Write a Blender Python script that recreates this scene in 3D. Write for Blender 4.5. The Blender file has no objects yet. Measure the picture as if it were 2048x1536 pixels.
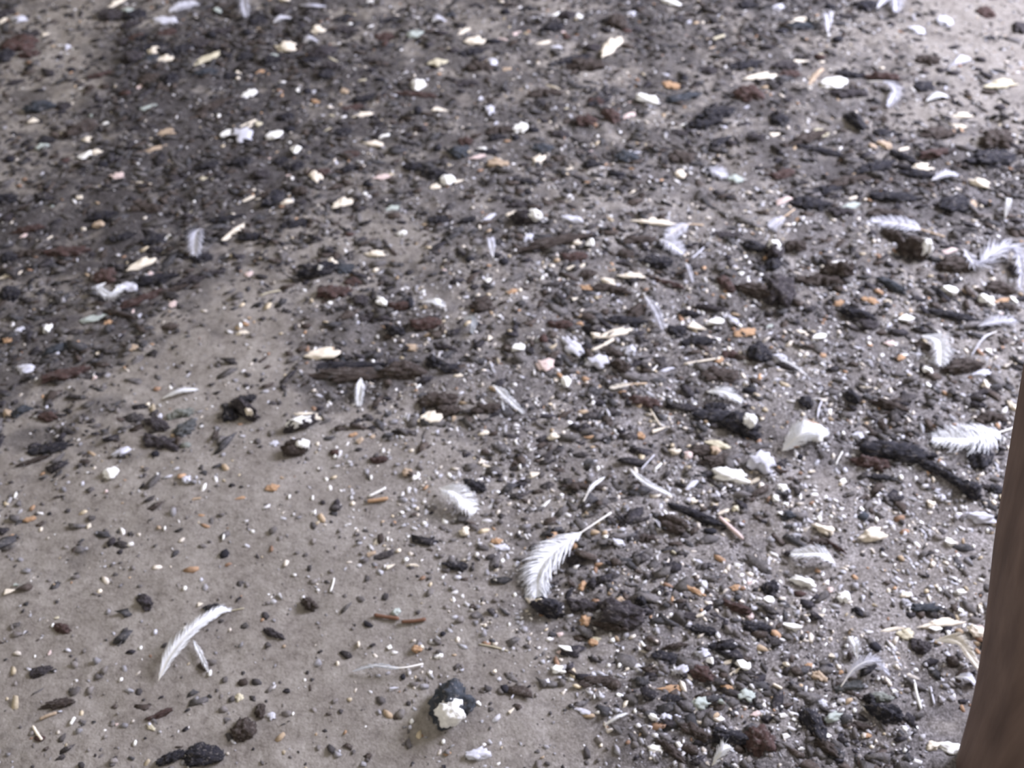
import bpy, bmesh, math, random
import numpy as np
from mathutils import Vector, Matrix, noise as mnoise

SC = bpy.context.scene
COL = SC.collection

# ------------------------------------------------------------------ camera, sky, light, exposure
CAM_H, PITCH, F_PX = 0.70, math.radians(46.0), 2196.0
cam_data = bpy.data.cameras.new('camera')
cam_data.sensor_width = 36.0
cam_data.lens = 36.0 * F_PX / 2048.0
cam_data.clip_start = 0.02
cam_data.dof.use_dof = True
cam_data.dof.focus_distance = 0.53
cam_data.dof.aperture_fstop = 12.0
cam = bpy.data.objects.new('camera', cam_data)
cam.location = (0, 0, CAM_H)
cam.rotation_euler = (math.pi / 2 - PITCH, 0, 0)
COL.objects.link(cam)
SC.camera = cam

SC.view_settings.view_transform = 'Standard'
SC.view_settings.look = 'None'
SC.view_settings.gamma = 1.0
SC.view_settings.use_curve_mapping = False
SC.view_settings.exposure = 0.0

world = bpy.data.worlds.new('world')
SC.world = world
world.use_nodes = True
bg = world.node_tree.nodes['Background']
bg.inputs['Color'].default_value = (0.93, 0.875, 0.80, 1)
bg.inputs['Strength'].default_value = 0.66


def area_light(name, loc, aim, size, power, color):
    d = bpy.data.lights.new(name, 'AREA')
    d.shape = 'SQUARE'
    d.size = size
    d.energy = power
    d.color = color
    o = bpy.data.objects.new(name, d)
    o.location = loc
    o.rotation_euler = (Vector(aim) - Vector(loc)).to_track_quat('-Z', 'Y').to_euler()
    COL.objects.link(o)
    return o


# daylight through the doorway beyond the upper right of the picture
area_light('doorway_daylight', (1.62, 1.32, 1.15), (0.30, 0.65, 0.0), 0.8, 108.0, (0.80, 0.82, 1.0))

random.seed(7)
RNG = np.random.default_rng(11)

# ------------------------------------------------------------------ where the camera sees the ground
CP, SP = math.cos(PITCH), math.sin(PITCH)


def ray(px, py):
    x, y = (px - 1024.0) / F_PX, -(py - 768.0) / F_PX
    return Vector((x, CP + y * SP, -SP + y * CP))


def at(px, py, z=0.0):
    d = ray(px, py)
    return Vector((0, 0, CAM_H)) + d * ((CAM_H - z) / -d.z)


def seen(x, y):
    """pixel of ground points, numpy arrays"""
    zc = y * CP + CAM_H * SP
    yc = y * SP - CAM_H * CP
    zc = np.maximum(zc, 0.05)
    return 1024 + F_PX * x / zc, 768 - F_PX * yc / zc


def mpp(px, py):
    p = at(px, py)
    return (p.y * CP + CAM_H * SP) / F_PX


# ------------------------------------------------------------------ noise and maps of the litter
def lattice(ix, iy, seed):
    h = (ix.astype(np.int64) * 374761393 + iy.astype(np.int64) * 668265263 + seed * 974634777) & 0x7FFFFFFF
    h = ((h ^ (h >> 13)) * 1274126177) & 0x7FFFFFFF
    h = h ^ (h >> 16)
    return (h & 0xFFFF) / 65535.0


def vnoise(x, y, seed=0):
    ix, iy = np.floor(x), np.floor(y)
    fx, fy = x - ix, y - iy
    fx, fy = fx * fx * (3 - 2 * fx), fy * fy * (3 - 2 * fy)
    a, b = lattice(ix, iy, seed), lattice(ix + 1, iy, seed)
    c, d = lattice(ix, iy + 1, seed), lattice(ix + 1, iy + 1, seed)
    return (a * (1 - fx) + b * fx) * (1 - fy) + (c * (1 - fx) + d * fx) * fy


def fbm(x, y, seed=0, octaves=4):
    s, w, t = 0.0, 1.0, 0.0
    for k in range(octaves):
        s = s + w * vnoise(x * 2 ** k, y * 2 ** k, seed + k)
        t += w
        w *= 0.55
    return s / t


DIRT = np.array([
    [.50, .25, .50, .65, .70, .65, .60, .55, .65, .60, .70, .65, .70, .60, .30, .10, .10],
    [.60, .20, .80, .85, .80, .70, .68, .62, .65, .60, .60, .60, .65, .50, .45, .20, .15],
    [.45, .65, .75, .75, .85, .75, .72, .62, .65, .70, .70, .65, .65, .65, .60, .50, .40],
    [.72, .72, .82, .78, .82, .66, .62, .60, .60, .52, .50, .55, .55, .75, .80, .85, .85],
    [.80, .70, .85, .62, .45, .50, .55, .50, .65, .60, .65, .60, .65, .60, .60, .60, .60],
    [.55, .70, .72, .40, .18, .55, .70, .60, .60, .65, .60, .65, .65, .65, .65, .55, .50],
    [.65, .62, .35, .12, .20, .78, .72, .62, .70, .65, .75, .75, .60, .65, .60, .55, .50],
    [.42, .52, .38, .18, .08, .15, .22, .32, .45, .50, .65, .70, .55, .75, .80, .65, .60],
    [.25, .28, .18, .12, .08, .10, .16, .25, .42, .50, .60, .62, .50, .42, .42, .42, .45],
    [.22, .20, .18, .12, .08, .08, .12, .20, .45, .55, .55, .58, .46, .30, .18, .12, .25],
    [.20, .20, .18, .12, .08, .10, .10, .16, .30, .52, .60, .65, .60, .50, .40, .50, .70],
    [.20, .20, .20, .14, .10, .08, .10, .12, .18, .35, .65, .70, .70, .65, .60, .60, .70],
    [.20, .20, .25, .42, .20, .10, .12, .14, .18, .40, .70, .75, .75, .70, .65, .70, .70]])
GRIT = np.array([
    [.1, .12, .14, .15, .18, .25, .28, .2, .2],
    [.1, .12, .15, .18, .22, .28, .3, .3, .3],
    [.12, .14, .2, .42, .6, .7, .7, .7, .8],
    [.2, .1, .2, .5, .8, .9, .9, .9, 1.],
    [.15, .15, .2, .4, .7, .9, 1., 1., 1.],
    [.1, .1, .1, .25, .5, .8, 1., 1., .9],
    [.1, .1, .1, .2, .3, .7, .9, .8, .6]])


def sample(grid, step, px, py):
    u = np.clip(px / step, 0, grid.shape[1] - 1.001)
    v = np.clip(py / step, 0, grid.shape[0] - 1.001)
    i, j = u.astype(int), v.astype(int)
    u, v = u - i, v - j
    return (grid[j, i] * (1 - u) + grid[j, i + 1] * u) * (1 - v) + (grid[j + 1, i] * (1 - u) + grid[j + 1, i + 1] * u) * v


def dirt_at(x, y):
    return sample(DIRT, 128.0, *seen(x, y))


def grit_at(x, y):
    return sample(GRIT, 256.0, *seen(x, y))


def height_at(x, y):
    d = dirt_at(x, y)
    h = 0.010 * (fbm(x * 7, y * 7, 3, 2) - 0.5)
    h = h + (0.003 + 0.007 * d) * (fbm(x * 38, y * 38, 21, 3) - 0.5)
    h = h + (0.0012 + 0.0035 * d) * (fbm(x * 130, y * 130, 41, 2) - 0.5)
    return h


def hz(x, y):
    return float(height_at(np.array([x]), np.array([y]))[0])


def gp(px, py, lift=0.0):
    p = at(px, py)
    p.z = hz(p.x, p.y) + lift
    return p


# ------------------------------------------------------------------ materials
def material(name, color, rough=0.9, var=0.25, scale=120.0, bump=0.4, bscale=300.0, translucent=0.0, spec=0.25, tint=False, aniso=None, dust=None):
    m = bpy.data.materials.new(name)
    m.use_nodes = True
    nt = m.node_tree
    n, l = nt.nodes, nt.links
    bs = n['Principled BSDF']
    bs.inputs['Roughness'].default_value = rough
    bs.inputs['Specular IOR Level'].default_value = spec
    tc = n.new('ShaderNodeTexCoord')
    src = tc.outputs['Object']
    if aniso:
        mp = n.new('ShaderNodeMapping')
        mp.inputs['Scale'].default_value = aniso
        l.new(src, mp.inputs['Vector'])
        src = mp.outputs['Vector']
    nz = n.new('ShaderNodeTexNoise')
    nz.inputs['Scale'].default_value = scale
    nz.inputs['Detail'].default_value = 4
    l.new(src, nz.inputs['Vector'])
    ramp = n.new('ShaderNodeMapRange')
    ramp.inputs['From Min'].default_value = 0.3
    ramp.inputs['From Max'].default_value = 0.7
    ramp.inputs['To Min'].default_value = 1 - var
    ramp.inputs['To Max'].default_value = 1 + var
    l.new(nz.outputs['Fac'], ramp.inputs['Value'])
    mul = n.new('ShaderNodeVectorMath')
    mul.operation = 'SCALE'
    l.new(ramp.outputs['Result'], mul.inputs['Scale'])
    if tint:
        at_ = n.new('ShaderNodeAttribute')
        at_.attribute_name = 'tint'
        l.new(at_.outputs['Color'], mul.inputs[0])
    else:
        mul.inputs[0].default_value = color
    l.new(mul.outputs['Vector'], bs.inputs['Base Color'])
    if dust:                                     # dry dust and bits of litter sticking to the surface
        dz = n.new('ShaderNodeTexNoise')
        dz.inputs['Scale'].default_value = dust[0]
        dz.inputs['Detail'].default_value = 5
        dz.inputs['Roughness'].default_value = 0.75
        l.new(src, dz.inputs['Vector'])
        dr = n.new('ShaderNodeMapRange')
        dr.inputs['From Min'].default_value = dust[1]
        dr.inputs['From Max'].default_value = dust[1] + 0.10
        dr.inputs['To Max'].default_value = dust[2]
        l.new(dz.outputs['Fac'], dr.inputs['Value'])
        dm = n.new('ShaderNodeMix')
        dm.data_type = 'RGBA'
        l.new(dr.outputs['Result'], dm.inputs['Factor'])
        l.new(mul.outputs['Vector'], dm.inputs['A'])
        dm.inputs['B'].default_value = (0.27, 0.245, 0.235, 1)
        l.new(dm.outputs['Result'], bs.inputs['Base Color'])
    if bump:
        bz = n.new('ShaderNodeTexNoise')
        bz.inputs['Scale'].default_value = bscale
        bz.inputs['Detail'].default_value = 5
        l.new(src, bz.inputs['Vector'])
        bp = n.new('ShaderNodeBump')
        bp.inputs['Strength'].default_value = bump
        bp.inputs['Distance'].default_value = 0.002
        l.new(bz.outputs['Fac'], bp.inputs['Height'])
        l.new(bp.outputs['Normal'], bs.inputs['Normal'])
    if translucent:
        tr = n.new('ShaderNodeBsdfTranslucent')
        l.new(mul.outputs['Vector'], tr.inputs['Color'])
        mx = n.new('ShaderNodeMixShader')
        mx.inputs['Fac'].default_value = translucent
        l.new(bs.outputs['BSDF'], mx.inputs[1])
        l.new(tr.outputs['BSDF'], mx.inputs[2])
        l.new(mx.outputs['Shader'], n['Material Output'].inputs['Surface'])
    return m


CHIP_RGB = {'w': (.88, .87, .84), 'c': (.80, .72, .60), 'l': (.60, .60, .67), 't': (.44, .34, .25), 'o': (.44, .28, .17),
            'y': (.56, .51, .38), 'p': (.66, .53, .50), 'g': (.42, .46, .43)}
CHIP_MAT = {k: material('chip_' + k, v, 0.85, 0.14, 2.5, 0.25, 9.0) for k, v in CHIP_RGB.items()}
DROP_RGB = {'k': (.022, .021, .027), 'd': (.042, .036, .040), 'b': (.052, .040, .035), 'r': (.066, .040, .036), 'g': (.085, .088, .090),
            's': (.050, .056, .068), 'v': (.20, .21, .19)}
DROP_MAT = {k: material('dropping_' + k, v, 0.85, 0.45, 2.2, 0.6, 6.0, spec=0.2, dust=(3.2, 0.54, 0.55)) for k, v in DROP_RGB.items()}
FEATHER_RGB = {'w': (.88, .89, .92), 'l': (.68, .68, .75), 'c': (.82, .78, .70), 'g': (.52, .55, .60)}
FEATHER_MAT = {k: material('feather_' + k, v, 0.8, 0.05, 60.0, 0.0, translucent=0.18) for k, v in FEATHER_RGB.items()}
QUILL_MAT = {'w': material('quill_white', (.86, .83, .78), 0.45, 0.05, 60, 0, spec=0.5), 't': material('quill_tan', (.62, .46, .30), 0.5, 0.1, 60, 0, spec=0.5)}
STICK_RGB = dict(CHIP_RGB, b=(.16, .085, .055))
STICK_MAT = {k: material('stick_' + k, v, 0.75, 0.15, 80.0, 0.2, 400.0) for k, v in STICK_RGB.items()}
CRUMB_MAT = material('crumbs', (1, 1, 1), 0.9, 0.25, 200.0, 0.3, 900.0, tint=True)
DARK_CRUMB_MAT = material('dark_crumbs', (1, 1, 1), 0.9, 0.35, 250.0, 0.5, 900.0, tint=True, dust=(420.0, 0.53, 0.45), spec=0.15)


# ------------------------------------------------------------------ tagging
def tag(o, label=None, cat=None, group=None, kind=None):
    if label:
        o['label'] = label
    if cat:
        o['category'] = cat
    if group:
        o['group'] = group
    if kind:
        o['kind'] = kind
    return o


def link(name, mesh, parent=None):
    o = bpy.data.objects.new(name, mesh)
    COL.objects.link(o)
    if parent is not None:
        o.parent = parent
    return o


def mesh_from(name, verts, faces, mat, smooth=True):
    me = bpy.data.meshes.new(name)
    me.from_pydata([tuple(v) for v in verts], [], faces)
    if smooth:
        me.polygons.foreach_set('use_smooth', [True] * len(me.polygons))
    me.materials.append(mat)
    me.update()
    return me


# ------------------------------------------------------------------ the ground
def make_ground():
    step = 0.0032
    xs = np.concatenate([np.arange(-2.2, -1.0, 0.016), np.arange(-1.0, 1.0, step), np.arange(1.0, 2.2, 0.016)])
    ys = np.concatenate([np.arange(-0.4, 0.16, 0.016), np.arange(0.16, 1.6, step), np.arange(1.6, 3.2, 0.016)])
    X, Y = np.meshgrid(xs, ys)
    Z = height_at(X.ravel(), Y.ravel())
    nx, ny = len(xs), len(ys)
    co = np.stack([X.ravel(), Y.ravel(), Z], axis=1).astype(np.float32)
    i = np.arange((nx - 1) * (ny - 1))
    a = (i // (nx - 1)) * nx + i % (nx - 1)
    q = np.stack([a, a + 1, a + nx + 1, a + nx], axis=1).astype(np.int32)
    me = bpy.data.meshes.new('ground')
    me.vertices.add(len(co))
    me.vertices.foreach_set('co', co.ravel())
    me.loops.add(q.size)
    me.loops.foreach_set('vertex_index', q.ravel())
    me.polygons.add(len(q))
    me.polygons.foreach_set('loop_start', np.arange(len(q), dtype=np.int32) * 4)
    me.polygons.foreach_set('use_smooth', np.ones(len(q), dtype=bool))
    me.update()
    x, y = X.ravel(), Y.ravel()
    # trodden-in litter: a stain map with ragged edges of its own
    d = dirt_at(x, y)
    r1 = fbm(x * 26 + 3 * vnoise(x * 9, y * 9, 5), y * 34, 61, 4)
    r2 = fbm(x * 90, y * 110, 81, 3)
    t = 0.62 * r1 + 0.38 * r2
    th = 0.85 - 0.66 * d
    f = np.clip((t - th) / 0.20 + 0.5, 0, 1)
    f = f * np.clip(0.25 + 1.0 * d, 0, 1)
    at_ = me.attributes.new('litter', 'FLOAT', 'POINT')
    at_.data.foreach_set('value', f.astype(np.float32))
    g_ = me.attributes.new('grit', 'FLOAT', 'POINT')
    g_.data.foreach_set('value', np.clip(grit_at(x, y) * (0.35 + 0.9 * fbm(x * 30, y * 30, 91, 3)), 0, 1).astype(np.float32))
    m = bpy.data.materials.new('packed_earth')
    m.use_nodes = True
    nt = m.node_tree
    n, l = nt.nodes, nt.links
    bs = n['Principled BSDF']
    bs.inputs['Roughness'].default_value = 0.95
    bs.inputs['Specular IOR Level'].default_value = 0.15
    tc = n.new('ShaderNodeTexCoord')

    def nz(scale, detail=3, rough=0.6):
        k = n.new('ShaderNodeTexNoise')
        k.inputs['Scale'].default_value = scale
        k.inputs['Detail'].default_value = detail
        k.inputs['Roughness'].default_value = rough
        l.new(tc.outputs['Object'], k.inputs['Vector'])
        return k.outputs['Fac']

    def ramp(src, stops):
        k = n.new('ShaderNodeValToRGB')
        els = k.color_ramp.elements
        while len(els) > 1:
            els.remove(els[-1])
        els[0].position = stops[0][0]
        els[0].color = (*stops[0][1], 1)
        for p, c in stops[1:]:
            e = els.new(p)
            e.color = (*c, 1)
        l.new(src, k.inputs['Fac'])
        return k.outputs['Color']

    sand = ramp(nz(150, 5, 0.75), [(0.30, (.148, .130, .113)), (0.45, (.262, .240, .215)), (0.60, (.322, .300, .270)), (0.72, (.41, .385, .355))])
    dark = ramp(nz(210, 5, 0.8), [(0.32, (.024, .022, .023)), (0.48, (.058, .053, .054)), (0.60, (.095, .088, .088)), (0.72, (.17, .158, .162))])
    la = n.new('ShaderNodeAttribute')
    la.attribute_name = 'litter'
    mx = n.new('ShaderNodeMix')
    mx.data_type = 'RGBA'
    l.new(la.outputs['Fac'], mx.inputs['Factor'])
    l.new(sand, mx.inputs['A'])
    l.new(dark, mx.inputs['B'])
    tone = ramp(nz(22, 3), [(0.35, (.86, .83, .82)), (0.65, (1.12, 1.10, 1.10))])
    mu = n.new('ShaderNodeMix')
    mu.data_type = 'RGBA'
    mu.blend_type = 'MULTIPLY'
    mu.inputs['Factor'].default_value = 1.0
    speck = ramp(nz(380, 4, 0.9), [(0.35, (.05, .045, .047)), (0.44, (.15, .14, .14)), (0.53, (.28, .265, .265)), (0.61, (.58, .56, .57))])
    ga = n.new('ShaderNodeAttribute')
    ga.attribute_name = 'grit'
    gm = n.new('ShaderNodeMath')
    gm.operation = 'MULTIPLY'
    gm.inputs[1].default_value = 0.75
    l.new(ga.outputs['Fac'], gm.inputs[0])
    gx = n.new('ShaderNodeMix')
    gx.data_type = 'RGBA'
    l.new(gm.outputs['Value'], gx.inputs['Factor'])
    l.new(mx.outputs['Result'], gx.inputs['A'])
    l.new(speck, gx.inputs['B'])
    l.new(gx.outputs['Result'], mu.inputs['A'])
    l.new(tone, mu.inputs['B'])
    l.new(mu.outputs['Result'], bs.inputs['Base Color'])
    bp = n.new('ShaderNodeBump')
    bp.inputs['Strength'].default_value = 0.7
    bp.inputs['Distance'].default_value = 0.003
    l.new(nz(420, 5, 0.7), bp.inputs['Height'])
    l.new(bp.outputs['Normal'], bs.inputs['Normal'])
    me.materials.append(m)
    o = link('ground', me)
    tag(o, 'packed grey-brown earth floor stained by trodden droppings', 'floor', kind='structure')


make_ground()


# ------------------------------------------------------------------ the wooden post at the edge of the picture
POST = []


def make_post():
    m = bpy.data.materials.new('post_wood')
    m.use_nodes = True
    nt = m.node_tree
    n, l = nt.nodes, nt.links
    bs = n['Principled BSDF']
    bs.inputs['Roughness'].default_value = 0.75
    bs.inputs['Specular IOR Level'].default_value = 0.3
    tc = n.new('ShaderNodeTexCoord')
    mp = n.new('ShaderNodeMapping')
    mp.inputs['Scale'].default_value = (60, 60, 5)
    l.new(tc.outputs['Object'], mp.inputs['Vector'])
    nz = n.new('ShaderNodeTexNoise')
    nz.inputs['Scale'].default_value = 1.4
    nz.inputs['Detail'].default_value = 6
    l.new(mp.outputs['Vector'], nz.inputs['Vector'])
    cr = n.new('ShaderNodeValToRGB')
    cr.color_ramp.elements[0].position = 0.3
    cr.color_ramp.elements[0].color = (.105, .070, .058, 1)
    cr.color_ramp.elements[1].position = 0.7
    cr.color_ramp.elements[1].color = (.185, .128, .106, 1)
    l.new(nz.outputs['Fac'], cr.inputs['Fac'])
    l.new(cr.outputs['Color'], bs.inputs['Base Color'])
    bp = n.new('ShaderNodeBump')
    bp.inputs['Strength'].default_value = 0.5
    bp.inputs['Distance'].default_value = 0.002
    l.new(nz.outputs['Fac'], bp.inputs['Height'])
    l.new(bp.outputs['Normal'], bs.inputs['Normal'])
    r = 0.045
    p0 = at(1950, 1545)
    p1 = at(2046, 700, 0.35)
    base = p0 + Vector((r, -0.05, 0))
    ax = p1 - p0
    nseg, rows = 32, 40

    def ring(k, lean):
        t = -0.12 + 2.5 * k / (rows - 1)
        c = (ax + lean) * t
        bow = 0.004 * math.sin(min(max(t * 1.6, 0), 1.0) * math.pi)
        out = []
        for s in range(nseg):
            a = 2 * math.pi * s / nseg
            ca, sa = math.cos(a), math.sin(a)
            e = 0.45                       # a squared-off round section
            x = math.copysign(abs(ca) ** e, ca)
            y = math.copysign(abs(sa) ** e, sa)
            w = 1 + 0.02 * (mnoise.noise(Vector((ca * 2, sa * 2, t * 3))))
            out.append(c + Vector((r * x * w + bow, (r * 0.8) * (y * w + 1.0), 0)))
        return out

    # stand it so that its near edge runs where the photograph shows it
    lean = Vector((0, 0, 0))
    for _ in range(12):
        edge = []
        for k in range(rows):
            pts = [base + v for v in ring(k, lean)]
            q = []
            for v in pts:
                zc = v.y * CP + (CAM_H - v.z) * SP
                if zc > 0.03:
                    yc = v.y * SP - (CAM_H - v.z) * CP
                    q.append((1024 + F_PX * v.x / zc, 768 - F_PX * yc / zc))
            if q:
                edge.append(min(q))
        edge.sort(key=lambda p: p[1])
        ys, xs = [p[1] for p in edge], [p[0] for p in edge]
        lo, hi = np.interp(1450, ys, xs), np.interp(800, ys, xs)
        base.x += (1936 - lo) * 0.00033 * 0.7
        lean.x += ((2035 - hi) - (1936 - lo)) * 0.00025
    verts, faces = [], []
    for k in range(rows):
        verts += ring(k, lean)
    for k in range(rows - 1):
        for s in range(nseg):
            a, b = k * nseg + s, k * nseg + (s + 1) % nseg
            faces.append((a, b, b + nseg, a + nseg))
    faces.append(tuple(range(nseg))[::-1])
    faces.append(tuple((rows - 1) * nseg + s for s in range(nseg)))
    POST.extend((base.x, base.y + r * 0.8, r))
    print('POST', base, lean, lo, hi)
    o = link('wooden_post', mesh_from('wooden_post', verts, faces, m))
    o.location = base
    tag(o, 'dark brown leaning wooden post standing on the littered floor', 'post')


make_post()


# ------------------------------------------------------------------ feathers
def spline(pts, n):
    """Catmull-Rom through 3D points, n samples"""
    P = [pts[0] * 2 - pts[1]] + list(pts) + [pts[-1] * 2 - pts[-2]]
    m = len(pts) - 1
    out = []
    for i in range(n):
        u = m * i / (n - 1)
        k = min(int(u), m - 1)
        t = u - k
        a, b, c, d = P[k], P[k + 1], P[k + 2], P[k + 3]
        out.append(0.5 * ((2 * b) + (c - a) * t + (2 * a - 5 * b + 4 * c - d) * t * t + (3 * b - a - 3 * c + d) * t ** 3))
    return out


def tube(pts, radii, n=6):
    verts, faces = [], []
    for i, p in enumerate(pts):
        d = (pts[min(i + 1, len(pts) - 1)] - pts[max(i - 1, 0)]).normalized()
        s = d.cross(Vector((0, 0, 1))).normalized()
        u = s.cross(d)
        for k in range(n):
            a = 2 * math.pi * k / n
            verts.append(p + (s * math.cos(a) + u * math.sin(a)) * radii[i])
    for i in range(len(pts) - 1):
        for k in range(n):
            a, b = i * n + k, i * n + (k + 1) % n
            faces.append((a, b, b + n, a + n))
    faces.append(tuple(range(n))[::-1])
    faces.append(tuple((len(pts) - 1) * n + k for k in range(n)))
    return verts, faces


def vane_mesh(line, t0, hw, fluff, seed):
    """barbs left and right of the shaft LINE from its fraction t0 to the tip; each barb a narrow curved ribbon"""
    rnd = random.Random(seed)
    L = sum((line[i + 1] - line[i]).length for i in range(len(line) - 1))
    n = min(max(34, int(L * (1 - t0) / 0.00045)), 130)
    verts, faces = [], []
    wide = min(1.0, max(0.0, (hw / (L * (1 - t0)) - 0.16) / 0.16))
    step = L * (1 - t0) / n
    for k in range(n):
        v = (k + rnd.random() * 0.6) / n
        t = t0 + (1 - t0) * v
        u = t * (len(line) - 1)
        i = min(int(u), len(line) - 2)
        p = line[i].lerp(line[i + 1], u - i)
        d = (line[min(i + 2, len(line) - 1)] - line[max(i - 1, 0)]).normalized()
        s = d.cross(Vector((0, 0, 1))).normalized()
        prof = (min(1.0, v / 0.22) ** 0.7) * (max(0.0, 1 - v) ** 0.42 if v > 0.55 else 0.45 ** 0.42 * (1.0 + 0.42 * (0.55 - v) / 0.55 * 0.6)) * 1.3
        prof = prof * (1 - wide) + wide * max(0.0, 1 - (2 * v - 1) ** 2) ** 0.55
        for side in (-1, 1):
            ang = math.radians(rnd.uniform(28, 48) + 34 * wide + 25 * fluff * rnd.uniform(-0.7, 1.0))
            ln = hw * prof / max(0.5, math.sin(ang)) * (1 + fluff * rnd.uniform(-0.55, 0.45) + rnd.uniform(-.08, .08))
            if ln < 0.0006:
                continue
            wd = step * (2.5 - 0.8 * fluff) * (2.0 if fluff < 0.08 else 1.0) + 0.0002
            dirv = d * math.cos(ang) + s * side * math.sin(ang)
            bend = rnd.uniform(-0.5, 0.5) * fluff
            up = rnd.uniform(0.0, 0.35) * (0.25 + fluff)
            m = 5
            b0 = len(verts)
            q = p.copy()
            for j in range(m):
                f = j / (m - 1)
                dd = (dirv + s * side * (-0.35 * f + bend * f) + d * 0.25 * f).normalized()
                if j:
                    q = q + dd * (ln / (m - 1))
                z = up * ln * math.sin(f * math.pi * 0.8)
                pw = d * wd * (1 - 0.75 * f) * 0.6
                verts.append(q - pw + Vector((0, 0, z)))
                verts.append(q + pw + Vector((0, 0, z + 0.00015)))
            for j in range(m - 1):
                a = b0 + 2 * j
                faces.append((a, a + 1, a + 3, a + 2))
    return verts, faces


LANDMARKS = []      # (px, py, short name)
SEED = [100]


def feather(label, short, pts, hw, bare=0.12, fluff=0.3, col='w', quill='w', lift=0.004, tuft=None):
    SEED[0] += 1
    fluff = fluff if fluff < 0.2 else 0.08 + 0.62 * fluff
    k = mpp(*pts[len(pts) // 2])
    e0, e1 = pts[0], pts[-1]
    en = math.hypot(e1[0] - e0[0], e1[1] - e0[1])
    c0 = pts[len(pts) // 2]
    k = (at(c0[0] - (e1[1] - e0[1]) / en, c0[1] + (e1[0] - e0[0]) / en) - at(*c0)).length * 0.9
    base = gp(*pts[0], 0.0008)
    n = len(pts)
    world_pts = []
    for i, p in enumerate(pts):
        f = i / (n - 1)
        world_pts.append(gp(p[0], p[1], 0.0012 + lift * (0.3 + math.sin(f * math.pi))) - base)
    line = spline(world_pts, 28)
    e = bpy.data.objects.new('feather', None)
    e.empty_display_size = 0.01
    e.location = base
    COL.objects.link(e)
    tag(e, label, 'feather', 'feathers lying on the floor')
    v, f = vane_mesh(line, bare, hw * k, fluff, SEED[0])
    link('vane', mesh_from('vane', v, f, FEATHER_MAT[col], False), e)
    r0 = 0.0008 if bare > 0.15 else 0.0005
    tv, tf = tube(line, [r0 * (1 - 0.8 * i / 27) for i in range(28)])
    link('quill', mesh_from('quill', tv, tf, QUILL_MAT[quill]), e)
    if tuft:
        tl = spline([gp(x, y, 0.003) - base for x, y in tuft[0]], 12)
        v, f = vane_mesh(tl, 0.0, tuft[1] * k, 0.6, SEED[0] + 500)
        link('downy_tuft', mesh_from('downy_tuft', v, f, FEATHER_MAT[col], False), e)
    c = pts[len(pts) // 2]
    LANDMARKS.append((c[0], c[1], short))
    return e


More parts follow.
